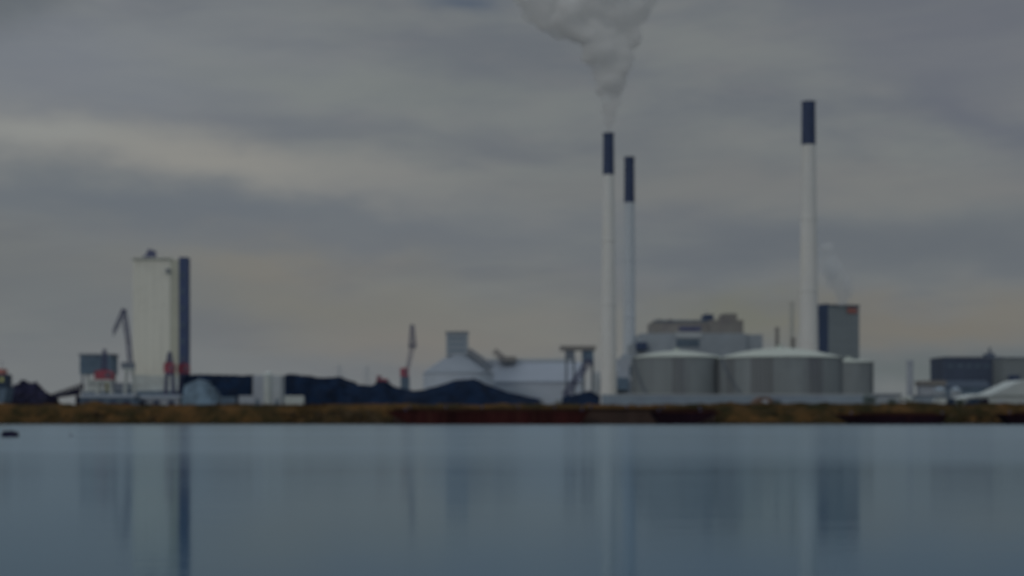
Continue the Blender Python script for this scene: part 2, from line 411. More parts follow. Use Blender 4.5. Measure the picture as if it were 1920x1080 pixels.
# ------------------------------------------------------------------ white silo tower on the left
def silo_tower():
    D = 620; x0, x1, xe, xs = X(249, D), X(320, D), X(336, D), X(355, D); zt = Z(485, D)
    t = thing('silo_tower', ((x0+x1)/2, D+8, GZ), 'tall off-white silo tower with a dark blue right edge', 'silo')
    prof = []
    mb = MB(); n = 5; w = (x1-x0)/n
    # front made of five shallow round silo cells
    pts = []
    for i in range(n):
        for k in range(9):
            a = math.pi - math.pi*k/8
            pts.append((x0+w*(i+0.5)+w/2*math.cos(a), D - 0.16*math.sin(a)))
    pts += [(x1, D+16), (x0, D+16)]
    a = [mb.bm.verts.new((x, y, GZ)) for x, y in pts]; b = [mb.bm.verts.new((x, y, zt)) for x, y in pts]
    for i in range(len(pts)): mb.bm.faces.new([a[i], a[(i+1)%len(pts)], b[(i+1)%len(pts)], b[i]])
    mb.bm.faces.new(b)
    wall = mb.build('wall', 'tower', t)
    MB().box(x1+0.01, xe, D+0.2, D+9, GZ, zt-0.4).build('stair_bay', 'tower_edge', t)
    MB().box(xe+0.01, X(352,D), D-0.6, D+4.5, GZ, zt+0.5).build('right_strip', 'tower_dk', t)  # narrow dark blue box along the tower's right edge
    MB().box(x0-0.3, x1+0.2, D-1.2, D+16.3, zt+0.01, zt+0.3).build('roof', 'tower', t)
    rx = X(264, D)
    MB().prism([(rx, zt+0.5), (rx+4.4, zt+0.5), (rx+4.4, zt+3.2), (rx+2.4, zt+3.6), (rx+1.6, zt+1.6)], D+1, D+6).build('roof_hoist', 'steel', t)
    MB().box(X(312,D), X(318,D), D-1.3, D-0.3, Z(512,D), Z(504,D)).build('vent', 'steel_gr', t)
    for k in range(8): MB().box(xe+0.8, xe+1.9, D-0.75, D-0.55, GZ+6+k*6, GZ+7.6+k*6).build('window', 'glass', t)
    return t
silo_tower()

# ------------------------------------------------------------------ cranes
def luffing_crane():
    D = 575; bx = X(243, D); zc = Z(686, D)
    t = thing('harbour_crane', (bx, D, GZ), 'slim blue-grey crane with folded jib raised left of the white tower', 'crane')
    mb = MB()
    for sx in (-2, 2):
        for sy in (-2, 2): mb.bar((bx+sx, D+sy, GZ), (bx+sx*0.5, D+sy*0.5, zc-1.5), 0.3)
    mb.box(bx-1.6, bx+1.6, D-1.6, D+1.6, zc-1.8, zc-1); mb.build('portal', 'white', t)
    MB().box(bx-2.6, bx+1.6, D-1.3, D+1.3, zc-0.99, zc+1.2).build('machine_house', 'steel_gr', t)
    top = (X(233, D), D, Z(580, D))
    MB().lattice((bx+0.3, D, zc+1.2), (X(241,D), D, Z(640,D)), 1.3, 1.3, 5, 0.16).build('mast', 'steel', t)
    MB().lattice((X(241,D), D, Z(640,D)), top, 1.3, 0.9, 8, 0.16).build('boom', 'steel', t)
    MB().lattice(top, (X(214,D), D, Z(622,D)), 1.2, 0.8, 6, 0.17).build('jib', 'steel', t)
    MB().bar((X(225,D), D+0.3, Z(600,D)), (X(241,D), D+0.3, Z(645,D)), 0.09).bar((X(214,D), D, Z(622,D)), (X(213,D), D, Z(630,D)), 0.25).build('cable', 'steel', t)
luffing_crane()
def red_crane(px, D, ytop, ycab, wcab, label, m_base, lean=0):
    x = X(px, D); zc = Z(ycab, D); h = wcab*D/FPX
    t = thing('harbour_crane', (x, D, GZ), label, 'crane')
    mb = MB()
    for sx in (-1, 1):
        for sy in (-1, 1): mb.bar((x+sx*h*0.5, D+sy*2, GZ), (x+sx*h*0.3, D+sy*1.2, zc-2.6), 0.35)
    mb.box(x-h*0.4, x+h*0.4, D-1.6, D+1.6, zc-2.8, zc-1.8); mb.build('portal', m_base, t)
    body = MB().prism([(x-h/2, zc-1.79), (x+h/2, zc-1.79), (x+h/2, zc+0.8), (x+h*0.1, zc+1.6), (x-h/2, zc+1.2)], D-1.7, D+1.7).build('machine_house', 'red', t)
    MB().box(x+h*0.12, x+h*0.42, D-1.76, D-1.7, zc-0.9, zc+0.3).build('window', 'glass', body)
    zt = Z(ytop, D)
    MB().lattice((x+lean*0.2, D, zc+1.2), (x+lean, D, zt), 1.9, 0.7, 7, 0.2).build('mast', 'steel', t)
    return t
red_crane(196, 590, 655, 702, 34, 'red-cabbed crane with a short dark mast on the white ship side', 'white')
red_crane(318, 560, 660, 688, 18, 'small red crane standing at the foot of the white tower', 'steel')
red_crane(345, 566, 672, 690, 20, 'red loading crane under the dark blue edge of the tower', 'steel')
def mast_crane():
    D = 560; x = X(759, D)
    t = thing('harbour_crane', (x, D, GZ), 'crane with red cab and dark upright lattice boom above the coal heap', 'crane')
    MB().box(x-1.3, x+1.5, D-1.5, D+1.5, GZ, Z(706,D)).build('pedestal', 'teal', t)
    h = MB().box(x-1.4, x+1.2, D-1.3, D+1.3, Z(706,D)+0.01, Z(690,D)).build('machine_house', 'red', t)
    MB().box(x+0.2, x+1.0, D-1.36, D-1.3, Z(701,D), Z(694,D)).build('window', 'glass', h)
    MB().lattice((x+1, D, Z(690,D)), (X(774,D), D, Z(645,D)), 0.9, 1.2, 6, 0.13).build('mast', 'steel', t)
    MB().lattice((X(773.5,D), D, Z(652,D)), (X(773,D), D, Z(609,D)), 2.1, 0.8, 6, 0.2).build('boom', 'steel', t)
mast_crane()

# ------------------------------------------------------------------ ship and things behind the left bank
def ship():
    D = 600; 
    t = thing('cargo_ship', (X(235,D), D, GZ), 'white and grey ship with stepped decks lying left of the tower', 'ship')
    z0 = GZ-1
    MB().prism([(X(160,D), Z(735,D)), (X(168,D), Z(750,D)), (X(335,D), Z(750,D)), (X(343,D), Z(733,D))], D-6, D+6).build('hull', 'teal', t)
    d = MB().box(X(168,D), X(206,D), D-5, D+5, Z(734.9,D), Z(710,D)).build('superstructure', 'white', t)
    for k in range(5): MB().box(X(173+6*k,D), X(176+6*k,D), D-5.06, D-5, Z(722,D), Z(718,D)).build('window', 'glass', d)
    MB().box(X(207,D), X(245,D), D-4.5, D+4.5, Z(734.9,D), Z(718,D)).build('deckhouse', 'stn_pale', t)
    MB().prism([(X(252,D), Z(735,D)), (X(256,D), Z(703,D)), (X(330,D), Z(706,D)), (X(338,D), Z(735,D))], D-4, D+4).build('hatch_cover', 'white', t)
    MB().box(X(204,D), X(208,D), D-5, D-3, Z(734.9,D), Z(716,D)).build('bulwark_post', 'yellow', t)
    return t
ship()
def hopper():
    D = 640
    t = thing('hopper', (X(185,D), D, GZ), 'slate-blue box hopper raised on legs behind the red crane', 'hopper')
    MB().box(X(156,D), X(215,D), D-5, D+5, Z(702,D), Z(668,D)).build('bin', 'teal', t)
    MB().box(X(154,D), X(217,D), D-5.3, D+5.3, Z(667.9,D), Z(664,D)).build('roof', 'steel_gr', t)
    for a in (160, 211):
        for dy in (-4, 4): MB().bar((X(a,D), D+dy, GZ), (X(a,D), D+dy, Z(702,D)), 0.4).build('leg', 'steel_gr', t)
hopper()
def long_shed(x0, x1, y0, D, label, m):
    t = thing('shed', (X((x0+x1)/2,D), D, GZ), label, 'shed')
    MB().box(X(x0,D), X(x1,D), D, D+9, GZ, Z(y0+3,D)).build('wall', m, t)
    MB().prism_x([(D-0.4, Z(y0+3,D)+0.01), (D+9.4, Z(y0+3,D)+0.01), (D+4.5, Z(y0,D)+0.6)], X(x0,D)-0.3, X(x1,D)+0.3).build('roof', 'steel_gr', t)
    n = max(2, int((x1-x0)/22))
    for k in range(n):
        c = X(x0+(x1-x0)*(k+0.5)/n, D); MB().box(c-1, c+1, D-0.06, D, GZ+0.2, GZ+2.4).build('door', 'navy', t)
long_shed(150, 250, 742, 500, 'low slate-blue shed on the bank in front of the ship', 'teal')
long_shed(252, 335, 744, 510, 'low pale shed on the bank in front of the white tower', 'stn_pale')
def tug():
    D = 520
    t = thing('tugboat', (X(2,D), D, GZ), 'blue tugboat with an orange-topped wheelhouse cut by the left photo edge', 'boat')
    MB().prism([(X(-60,D), Z(730,D)), (X(-54,D), Z(755,D)), (X(14,D), Z(755,D)), (X(20,D), Z(728,D))], D-4, D+4).build('hull', 'teal', t)
    w = MB().box(X(-18,D), X(17,D), D-3, D+3, Z(728,D)+0.01, Z(702,D)).build('wheelhouse', 'blue', t)
    for k in range(3): MB().box(X(-14+10*k,D), X(-8+10*k,D), D-3.06, D-3, Z(716,D), Z(708,D)).build('window', 'yellow', w)
    MB().box(X(-14,D), X(10,D), D-2, D+2, Z(701.9,D), Z(692,D)).build('funnel', 'orange', t)
    MB().bar((X(4,D), D, Z(692,D)), (X(4,D), D, Z(676,D)), 0.1).build('mast', 'steel_gr', t)
tug()
def heap(x0, x1, prof, D, depth, label, m, name='coal_heap', cat='heap', seed=1, jag=0.14, group=None):
    """prof: list of (px, py) of the ridge; a solid mound that falls to the ground front and back"""
    bm = bmesh.new(); n = 70; k = 12; rows = []
    def ridge(px):
        for (a, ya), (b, yb) in zip(prof[:-1], prof[1:]):
            if a <= px <= b: u = (px-a)/(b-a); return ya+(yb-ya)*u
        return prof[0][1] if px < prof[0][0] else prof[-1][1]
    for i in range(n+1):
        px = x0+(x1-x0)*i/n; x = X(px, D); H = max(0.15, Z(ridge(px), D)-GZ+0.4)
        row = []
        for j in range(k+1):
            v = j/k*2-1; hgt = H*min(1.0, 1.25*(1-abs(v)**1.4))
            row.append(bm.verts.new((x + 0.6*hnoise(j*0.9, i*0.3, seed), D + v*depth/2, GZ-0.4 + hgt + (jag*H*0.35*hnoise(x*0.25, v*3, seed) if 0 < j < k else 0))))
        rows.append(row)
    for a, b in zip(rows[:-1], rows[1:]):
        for j in range(k): bm.faces.new([a[j], b[j], b[j+1], a[j+1]])
    bm.faces.new(rows[0]); bm.faces.new(list(reversed(rows[-1])))
    me = bpy.data.meshes.new(name); 
    cx = X((x0+x1)/2, D)
    for v in bm.verts: v.co -= Vector((cx, D, GZ))
    bmesh.ops.recalc_face_normals(bm, faces=bm.faces[:]); bm.to_mesh(me); bm.free(); me.materials.append(M[m])
    o = bpy.data.objects.new(name, me); COL.objects.link(o); o.location = (cx, D, GZ)
    return tag(o, label, cat, group)
heap(22, 100, [(22,748),(34,720),(46,714),(58,722),(68,722),(80,734),(100,745)], 540, 26, 'small jagged black scrap heap right of the blue tugboat', 'scrap', 'scrap_heap', seed=3, jag=0.7)
heap(352, 478, [(352,703),(475,704),(478,712)], 570, 34, 'flat-topped black coal heap between the tower and the white silo', 'coal', seed=4)
heap(352, 412, [(352,722),(372,712),(390,716),(404,732),(412,748)], 520, 24, 'pale gravel heap at the foot of the flat-topped coal heap', 'gravel', 'gravel_heap', seed=5)
heap(524, 665, [(524,706),(548,702),(600,708),(640,708),(665,716)], 575, 34, 'long black coal heap directly right of the white silo', 'coal', seed=6)
heap(640, 775, [(640,712),(652,720),(700,724),(712,716),(726,716),(740,726),(775,732)], 560, 34, 'low black coal heap carrying the red bulldozer', 'coal', seed=7)
heap(760, 1012, [(760,736),(800,730),(845,716),(885,710),(915,722),(960,738),(1012,748)], 520, 34, 'peaked black coal heap in front of the pale storage hall', 'coal', seed=8)
heap(1055, 1122, [(1055,743),(1085,738),(1104,733),(1114,736),(1122,742)], 600, 30, 'small dark heap under the conveyor tower', 'coal', seed=9)
def conveyor_bridge():
    D = 530
    t = thing('conveyor', (X(125,D), D, GZ), 'low dark sloping conveyor right of the scrap heap', 'conveyor')
    MB().lattice((X(92,D), D, Z(747,D)), (X(156,D), D, Z(723,D)), 1.6, 1.2, 10, 0.2).build('boom', 'scrap', t)
    MB().quad_box([(X(92,D),D-.8,Z(748,D)),(X(150,D),D-.8,Z(740,D)),(X(150,D),D+.8,Z(740,D)),(X(92,D),D+.8,Z(748,D)),(X(92,D),D-.8,Z(744,D)),(X(150,D),D-.8,Z(728,D)),(X(150,D),D+.8,Z(728,D)),(X(92,D),D+.8,Z(744,D))]).build('belt', 'scrap', t)
    for a in (100, 146): MB().box(X(a,D)-0.5, X(a,D)+0.5, D-1, D+1, GZ, Z(742,D)).build('leg', 'scrap', t)
conveyor_bridge()
def white_silo():
    D = 540; x0, x1 = X(474,D), X(526,D)
    t = thing('silo_building', ((x0+x1)/2, D, GZ), 'blocky pale silo building between two black coal heaps', 'silo')
    MB().box(x0, X(494,D), D, D+9, GZ, Z(704,D)).build('left_bay', 'stn_pale', t)
    MB().lathe(X(501,D), D+1, [(1.5,GZ),(1.5,Z(701,D)),(0.4,Z(697,D))], 20).build('silo_tube', 'white', t, True)
    MB().box(X(508,D), x1, D+0.5, D+9.5, GZ, Z(704,D)).build('right_bay', 'stn_lt', t)
    MB().box(X(494,D)+0.01, X(508,D)-0.01, D+1.5, D+9.2, GZ, Z(706,D)).build('link_bay', 'stn_pale', t)
    for a in (480, 516): MB().box(X(a,D), X(a+6,D), D-0.06 if a<500 else D+0.44, D if a<500 else D+0.5, GZ+0.2, GZ+3).build('door', 'teal', t)
white_silo()
def container(px, D, w, m, label, y0):
    x = X(px, D); l = w*D/FPX/2
    t = thing('container', (x, D, GZ), label, 'container')
    b = MB(); n = 14
    pts = []
    for i in range(n*2):
        q = -l + 2*l*i/(n*2-1); pts.append((x+q, D-1.2-(0.07 if (i//1)%2 else 0)))
    pts += [(x+l, D+1.2), (x-l, D+1.2)]
    zt = Z(y0, D)
    a = [b.bm.verts.new((p[0],p[1],GZ)) for p in pts]; c = [b.bm.verts.new((p[0],p[1],zt)) for p in pts]
    for i in range(len(pts)): b.bm.faces.new([a[i], a[(i+1)%len(pts)], c[(i+1)%len(pts)], c[i]])
    b.bm.faces.new(c); b.build('body', m, t)
    for s in (-1, 1): MB().box(x+s*(l+0.08)-0.07, x+s*(l+0.08)+0.07, D-1.32, D-1.1, GZ, zt+0.08).build('corner_post', 'steel_gr', t)
container(464, 480, 30, 'stn_pale', 'pale container on the bank left of the blocky silo building', 742)
container(552, 480, 36, 'white', 'white container on the bank in front of the long coal heap', 742)
container(428, 486, 26, 'teal', 'slate-blue container on the bank right of the gravel heap', 744)
def bulldozer():
    D = 560; x = X(716, D); z = Z(721, D)
    t = thing('bulldozer', (x, D, z), 'small dark red bulldozer on top of the low coal heap', 'bulldozer')
    for s in (-1, 1):
        MB().prism([(x-1.8, z), (x-2.1, z+0.6), (x-1.7, z+1.1), (x+1.7, z+1.1), (x+2.1, z+0.6), (x+1.8, z)], D+s*1.1-0.3, D+s*1.1+0.3).build('track', 'rubber', t)
    MB().box(x-0.2, x+1.9, D-0.8, D+0.8, z+0.8, z+1.9).build('engine_hood', 'red', t)
    c = MB().box(x-1.7, x-0.21, D-0.9, D+0.9, z+0.8, z+2.9).build('cab', 'red', t)
    MB().box(x-1.5, x-0.4, D-0.96, D-0.9, z+1.9, z+2.6).build('window', 'glass', c)
    MB().box(x+2.3, x+2.6, D-1.6, D+1.6, z+0.1, z+1.4).build('blade', 'steel_gr', t)
bulldozer()
def pylon(px, D, y0, label):
    x = X(px, D); zt = Z(y0, D)
    t = thing('pylon', (x, D, GZ), label, 'pylon', 'faint pylons far behind the coal heaps')
    MB().lattice((x, D, GZ), (x, D, zt), 5, 0.8, 8, 0.18).build('tower', 'stack_grey', t)  # pale grey stands in for haze on these far pylons
    for k, w in ((0.7, 6), (0.82, 5), (0.93, 3.5)):
        z = GZ+(zt-GZ)*k; MB().lattice((x-w, D, z), (x+w, D, z), 0.7, 0.7, 4, 0.13).build('crossarm', 'stack_grey', t)
pylon(636, 1500, 684, 'left one of two faint pylons behind the coal')
pylon(688, 1600, 686, 'right one of two faint pylons behind the coal')

# ------------------------------------------------------------------ storage halls in the middle
def cone_hall():
    D = 620; cx = X(858, D)
    t = thing('storage_dome', (cx, D+14, GZ), 'pale cone-roofed round store with a square tower on top', 'storage hall')
    r = X(926,D)-cx
    MB().lathe(cx, D+14, [(r, GZ), (r, Z(699,D))], 48).build('wall', 'hall_wall', t, True)
    MB().lathe(cx, D+14, [(r+0.3, Z(699,D)+0.01), (r*0.97, Z(694,D)), (3.2, Z(662,D)), (3.2, Z(660,D))], 48).build('roof', 'hall2', t, True)
    h = MB().box(cx-4.6, cx+3.4, D+10.5, D+17.5, Z(664,D), Z(622,D)).build('head_tower', 'stn', t)
    MB().box(cx-4.9, cx+3.7, D+10.2, D+17.8, Z(621.9,D), Z(619,D)).build('tower_roof', 'steel_gr', t)
    for k in range(3): MB().box(cx-3.8, cx+2.6, D+10.44, D+10.5, Z(656-11*k,D), Z(653-11*k,D)).build('louvre', 'teal', h)
    MB().lattice((cx+3.6, D+12, Z(656,D)), (X(921,D), D+6, Z(688,D)), 1.8, 1.8, 9, 0.22).build('gallery', 'steel_gr', t)
cone_hall()
def aframe_hall():
    D = 650; x0, x1 = X(905,D), X(1092,D)
    t = thing('storage_hall', ((x0+x1)/2, D, GZ), 'long pale blue storage hall with low ridge behind the peaked coal heap', 'storage hall')
    MB().box(x0, x1, D, D+32, GZ, Z(716,D)).build('wall', 'hall_wall', t)
    MB().prism_x([(D-0.6, Z(716,D)+0.01), (D+32.6, Z(716,D)+0.01), (D+20, Z(683,D)+1.5), (D+12, Z(683,D)+0.9)], x0-0.5, x1+0.5).build('roof', 'hall', t)
    for k in range(5): MB().box(x0+6+k*7.2, x0+9+k*7.2, D-0.08, D, GZ, GZ+4).build('door', 'stn', t)
    MB().box(x0+2, x1-2, D+14, D+17, Z(683,D)+1.4, Z(683,D)+2.6).build('ridge_vent', 'stn_lt', t)
    q = MB(); q.box(X(936,D), X(968,D), D+8, D+13, Z(676,D), Z(667,D)); q.build('conveyor_head', 'stn_br', t)
    MB().lattice((X(926,D), D+10, Z(656,D)), (X(945,D), D+10, Z(672,D)), 2, 2, 5, 0.25).build('conveyor_gallery', 'stn_br', t)
aframe_hall()
def conveyor_tower():
    D = 630
    t = thing('conveyor_tower', (X(1085,D), D, GZ), 'dark wide-headed conveyor transfer tower left of the steaming chimney', 'tower')
    MB().box(X(1050,D), X(1116,D), D-4, D+4, Z(657,D), Z(649,D)).build('head_roof', 'stn_br', t)
    MB().box(X(1060,D), X(1077,D), D-3.4, D+3.4, Z(673,D), Z(657,D)-0.01).build('left_hopper', 'steel_gr', t)
    MB().box(X(1092,D), X(1112,D), D-3.4, D+3.4, Z(680,D), Z(657,D)-0.01).build('right_hopper', 'teal', t)
    for a in (1062, 1076, 1094, 1111):
        for dy in (-3, 3): MB().bar((X(a,D), D+dy, GZ), (X(a,D), D+dy, Z(672,D)), 0.35).build('leg', 'steel_gr', t)
    MB().lattice((X(1058,D), D-5, Z(742,D)), (X(1105,D), D-5, Z(676,D)), 2.2, 2.2, 14, 0.28).build('conveyor', 'steel', t)
conveyor_tower()

# ------------------------------------------------------------------ power station
def block(t, name, m, x0, x1, y0, y1, D, dep, gx=0.0):
    return MB().box(X(x0,D), X(x1,D), D+gx, D+dep, y1 if y1 == GZ else Z(y1,D), Z(y0,D)).build(name, m, t)
def station():
    D = 840
    t = thing('power_station', (X(1310,D), D, GZ), 'stepped blue-grey power station building behind the left storage tank', 'power station')
    w = block(t, 'main_wall', 'stn', 1201, 1400, 625, GZ, D, 50)
    block(t, 'right_wing', 'stn', 1400.5, 1431, 627, GZ, D, 44, 1.5)
    block(t, 'left_wing', 'stn', 1186, 1200.5, 642, GZ, D, 40, 1)
    u = block(t, 'upper_storey', 'stn_br', 1226, 1330, 601, 625.1, D, 40, 5)
    block(t, 'upper_storey', 'stn_br', 1330.5, 1396, 599, 625.1, D, 40, 4)
    block(t, 'roof_plant', 'stn_br', 1360, 1386, 586, 599.1, D, 30, 8)
    block(t, 'roof_plant', 'navy', 1323, 1341, 588, 601.1, D, 20, 6)
    p = MB(); p.box(X(1192,D), X(1212,D), D-3, D+0.9, Z(656,D), Z(642,D)); p.build('intake_box', 'navy', t)
    MB().box(X(1267,D), X(1316,D), D-0.5, D, Z(633,D), Z(623,D)).build('light_panel', 'stn_lt', w)
    MB().box(X(1268,D), X(1311,D), D-0.4, D, Z(650,D), Z(636,D)).build('window', 'glass', w)
    MB().box(X(1275,D), X(1316,D), D+4.7, D+5, Z(620,D), Z(611,D)).build('louvre', 'steel', u)
    for a in (1242, 1262): MB().lathe(X(a,D), D+14, [(1.0, Z(601,D)), (1.0, Z(597,D)), (1.5, Z(596,D))], 12).build('roof_vent', 'stn_br', t)
    MB().bar((X(1330,D), D+12, Z(588,D)), (X(1330,D), D+12, Z(580,D)), 0.15).build('aerial', 'steel_gr', t)
    MB().box(X(1227,D), X(1395,D), D+4.6, D+4.9, Z(601,D)-0.5, Z(601,D)+0.5).build('parapet', 'steel_gr', t)
station()
def boiler_house():
    D = 790
    t = thing('boiler_house', (X(1165,D), D, GZ), 'pale block at the foot of the two left chimneys', 'building')
    w = block(t, 'wall', 'stn_pale', 1160, 1203, 672, GZ, D, 26)
    block(t, 'low_wing', 'stn_lt', 1118, 1159.5, 697, GZ, D, 22, 1)
    b = MB(); b.box(X(1124,D), X(1176,D), D-9, D-0.2, Z(732,D), Z(709,D)); b.build('annex', 'teal', t)
    block(t, 'roof_plant', 'stn', 1168, 1186, 664, 672.1, D, 16, 5)
    for k in range(3): MB().box(X(1180+7*k,D), X(1184+7*k,D), D-0.1, D, Z(705,D), Z(685,D)).build('window', 'glass', w)
boiler_house()

def tank(cx_px, w_px, y_edge, y_top, D, label, seed, dark):
    r = w_px*D/FPX/2; cx = X(cx_px, D); cy = D + r
    t = thing('storage_tank', (cx, cy, GZ), label, 'storage tank', 'grey storage tanks with pale domed roofs')
    # stained sheets alternate with plain ones around the shell
    zt = Z(y_edge, D)
    MB().lathe(cx, cy, [(r, GZ), (r, zt)], 96).build('shell', 'tank', t, True)
    rnd = random.Random(seed)
    n = 96
    for (a, b) in dark:
        mb = MB(); a0 = math.radians(180 + 180*a); a1 = math.radians(180 + 180*b)
        mb.lathe(cx, cy, [(r+0.03, GZ+0.1), (r+0.03, zt-0.25)], 16, a0=a0, a1=a1)
        mb.build('stained_sheet', 'tank_dk', t, True)
    mb = MB()
    for i in range(n):
        a = 2*math.pi*i/n; mb.bar((cx+(r+0.05)*math.cos(a), cy+(r+0.05)*math.sin(a), GZ), (cx+(r+0.05)*math.cos(a), cy+(r+0.05)*math.sin(a), zt), 0.13, seg=4)
    mb.build('rib', 'tank', t)
    prof = []; H = Z(y_top, D)-zt
    for i in range(11):
        u = i/10; prof.append((max(0.3, (r+0.35)*(1-u)), zt+0.02+H*math.sin(u*math.pi/2)*1.0 if i else zt+0.02))
    # ellipsoidal dome
    prof = [(max(0.2, (r+0.35)*(1-u)), zt+0.3+H*(1-(1-u)**1.7)) for u in [i/16 for i in range(17)]]
    prof = [(r+0.35, zt+0.01)] + prof
    roof = MB().lathe(cx, cy, prof, 96).build('roof', 'dome', t, True)
    MB().lathe(cx, cy, [(1.1, zt+H-0.1), (1.1, zt+H+1.0), (1.3, zt+H+1.2)], 16).build('roof_vent', 'dome', roof)
    mb = MB(); N = 26
    a_s, a_e = math.radians(196), math.radians(236)
    for i in range(N):
        a = a_s+(a_e-a_s)*i/N; z = GZ+(zt-GZ)*(1-i/N)
        p = (cx+(r+0.7)*math.cos(a), cy+(r+0.7)*math.sin(a)); a2 = a+(a_e-a_s)/N; p2 = (cx+(r+0.7)*math.cos(a2), cy+(r+0.7)*math.sin(a2)); z2 = z-(zt-GZ)/N
        mb.bar((p[0],p[1],z), (p2[0],p2[1],z2), 0.16, seg=4); mb.bar((p[0],p[1],z+1.1), (p2[0],p2[1],z2+1.1), 0.06, seg=4); mb.bar((p[0],p[1],z), (p[0],p[1],z+1.1), 0.05, seg=4)
    mb.build('stair', 'steel_gr', t)
    return t
tank(1277, 172, 669, 656, 600, 'left storage tank with shallow white domed roof', 1, [(0.44,0.52),(0.80,0.97),(0.05,0.1)])
tank(1481, 240, 669, 649, 585, 'largest storage tank with white domed roof at the foot of the tallest chimney', 2, [(0.13,0.2),(0.3,0.42),(0.6,0.68),(0.84,0.9)])
tank(1600, 92, 679, 673, 660, 'small storage tank half hidden behind the right side of the largest', 3, [(0.85,0.98)])

def wall_bund():
    D = 478
    t = thing('bund_wall', (X(1380,D), D, GZ), 'long low pale concrete wall running in front of the storage tanks', 'wall')
    MB().box(X(1128,D), X(1640,D), D, D+0.5, GZ-0.5, Z(741,D)).build('wall_panels', 'bund', t)
    MB().box(X(1127,D), X(1641,D), D-0.15, D+0.65, Z(741,D)+0.005, Z(739,D)).build('coping', 'stn_lt', t)
    mb = MB()
    for k in range(33): xx = X(1130+k*15.9, D); mb.box(xx-0.15, xx+0.15, D-0.12, D-0.002, GZ-0.5, Z(741,D))
    mb.build('pilaster', 'bund', t)
wall_bund()
def hut():
    D = 455; x = X(1431, D)
    t = thing('arched_hut', (x, D, GZ), 'small brown round-topped hut with pale door in front of the largest tank', 'hut')
    r = 3.0; prof = [(x+r*math.cos(a), GZ+0.2+r*0.9*math.sin(a)) for a in [math.pi*i/14 for i in range(15)]]
    prof = [(x+r, GZ-0.4)] + prof + [(x-r, GZ-0.4)]
    MB().prism(prof, D-3, D+5).build('shell', 'brown', t)
    MB().box(x-0.8, x+0.8, D-3.08, D-3.002, GZ-0.2, GZ+2.0).build('door', 'stn_pale', t)
hut()

def tower_block():
    D = 1000
    t = thing('tower_block', (X(1578,D), D+5, GZ), 'slate tower block with a navy end wall and red roof sign', 'building')
    rz = 0
    xa, xb, xc = X(1534,D), X(1553,D), X(1615,D); zt = Z(569,D)
    # plan is turned: navy end wall recedes to the left
    def slab(name, m, p0, p1, p2, p3, z0, z1):
        return MB().quad_box([(*p0,z0),(*p1,z0),(*p2,z0),(*p3,z0),(*p0,z1),(*p1,z1),(*p2,z1),(*p3,z1)]).build(name, m, t)
    A0, B0, C0, D0 = (xb, D), (xc, D+6), (xc-6.2, D+24), (xa+0.0, D+15)
    slab('facade', 'block', A0, B0, C0, D0, GZ, zt-1.6)
    # end wall skin 0.3 m proud of the left face
    d = Vector((A0[1]-D0[1], -(A0[0]-D0[0]))).normalized()*0.3
    e = Vector((-abs(d.x), -abs(d.y)))
    slab('end_wall', 'navy', (A0[0]+e.x, A0[1]+e.y), A0, D0, (D0[0]+e.x, D0[1]+e.y), GZ, zt)
    slab('parapet', 'dkbld', (A0[0]+0.3, A0[1]-0.3), (B0[0]+0.3, B0[1]-0.3), C0, (D0[0]+0.5, D0[1]), zt-1.59, zt-0.5)
    s = slab('roof_sign', 'orange', (X(1591,D), D+3.0), (X(1610,D), D+4.8), (X(1610,D), D+5.2), (X(1591,D), D+3.4), Z(586,D), Z(577,D))
    mb = MB()
    n_ = Vector((6, -(xc-xb))).normalized()*0.06
    for k in range(9):
        z = GZ+12+k*5.0
        if z > zt-10: break
        mb.quad_box([(A0[0]+1.2,A0[1]+0.35-0.1,z),(B0[0]-1.2,B0[1]-0.35-0.1,z),(B0[0]-1.2,B0[1],z),(A0[0]+1.2,A0[1]+0.6,z),(A0[0]+1.2,A0[1]+0.25,z+1.6),(B0[0]-1.2,B0[1]-0.45,z+1.6),(B0[0]-1.2,B0[1],z+1.6),(A0[0]+1.2,A0[1]+0.6,z+1.6)])
    mb.build('window_band', 'block', t)
tower_block()

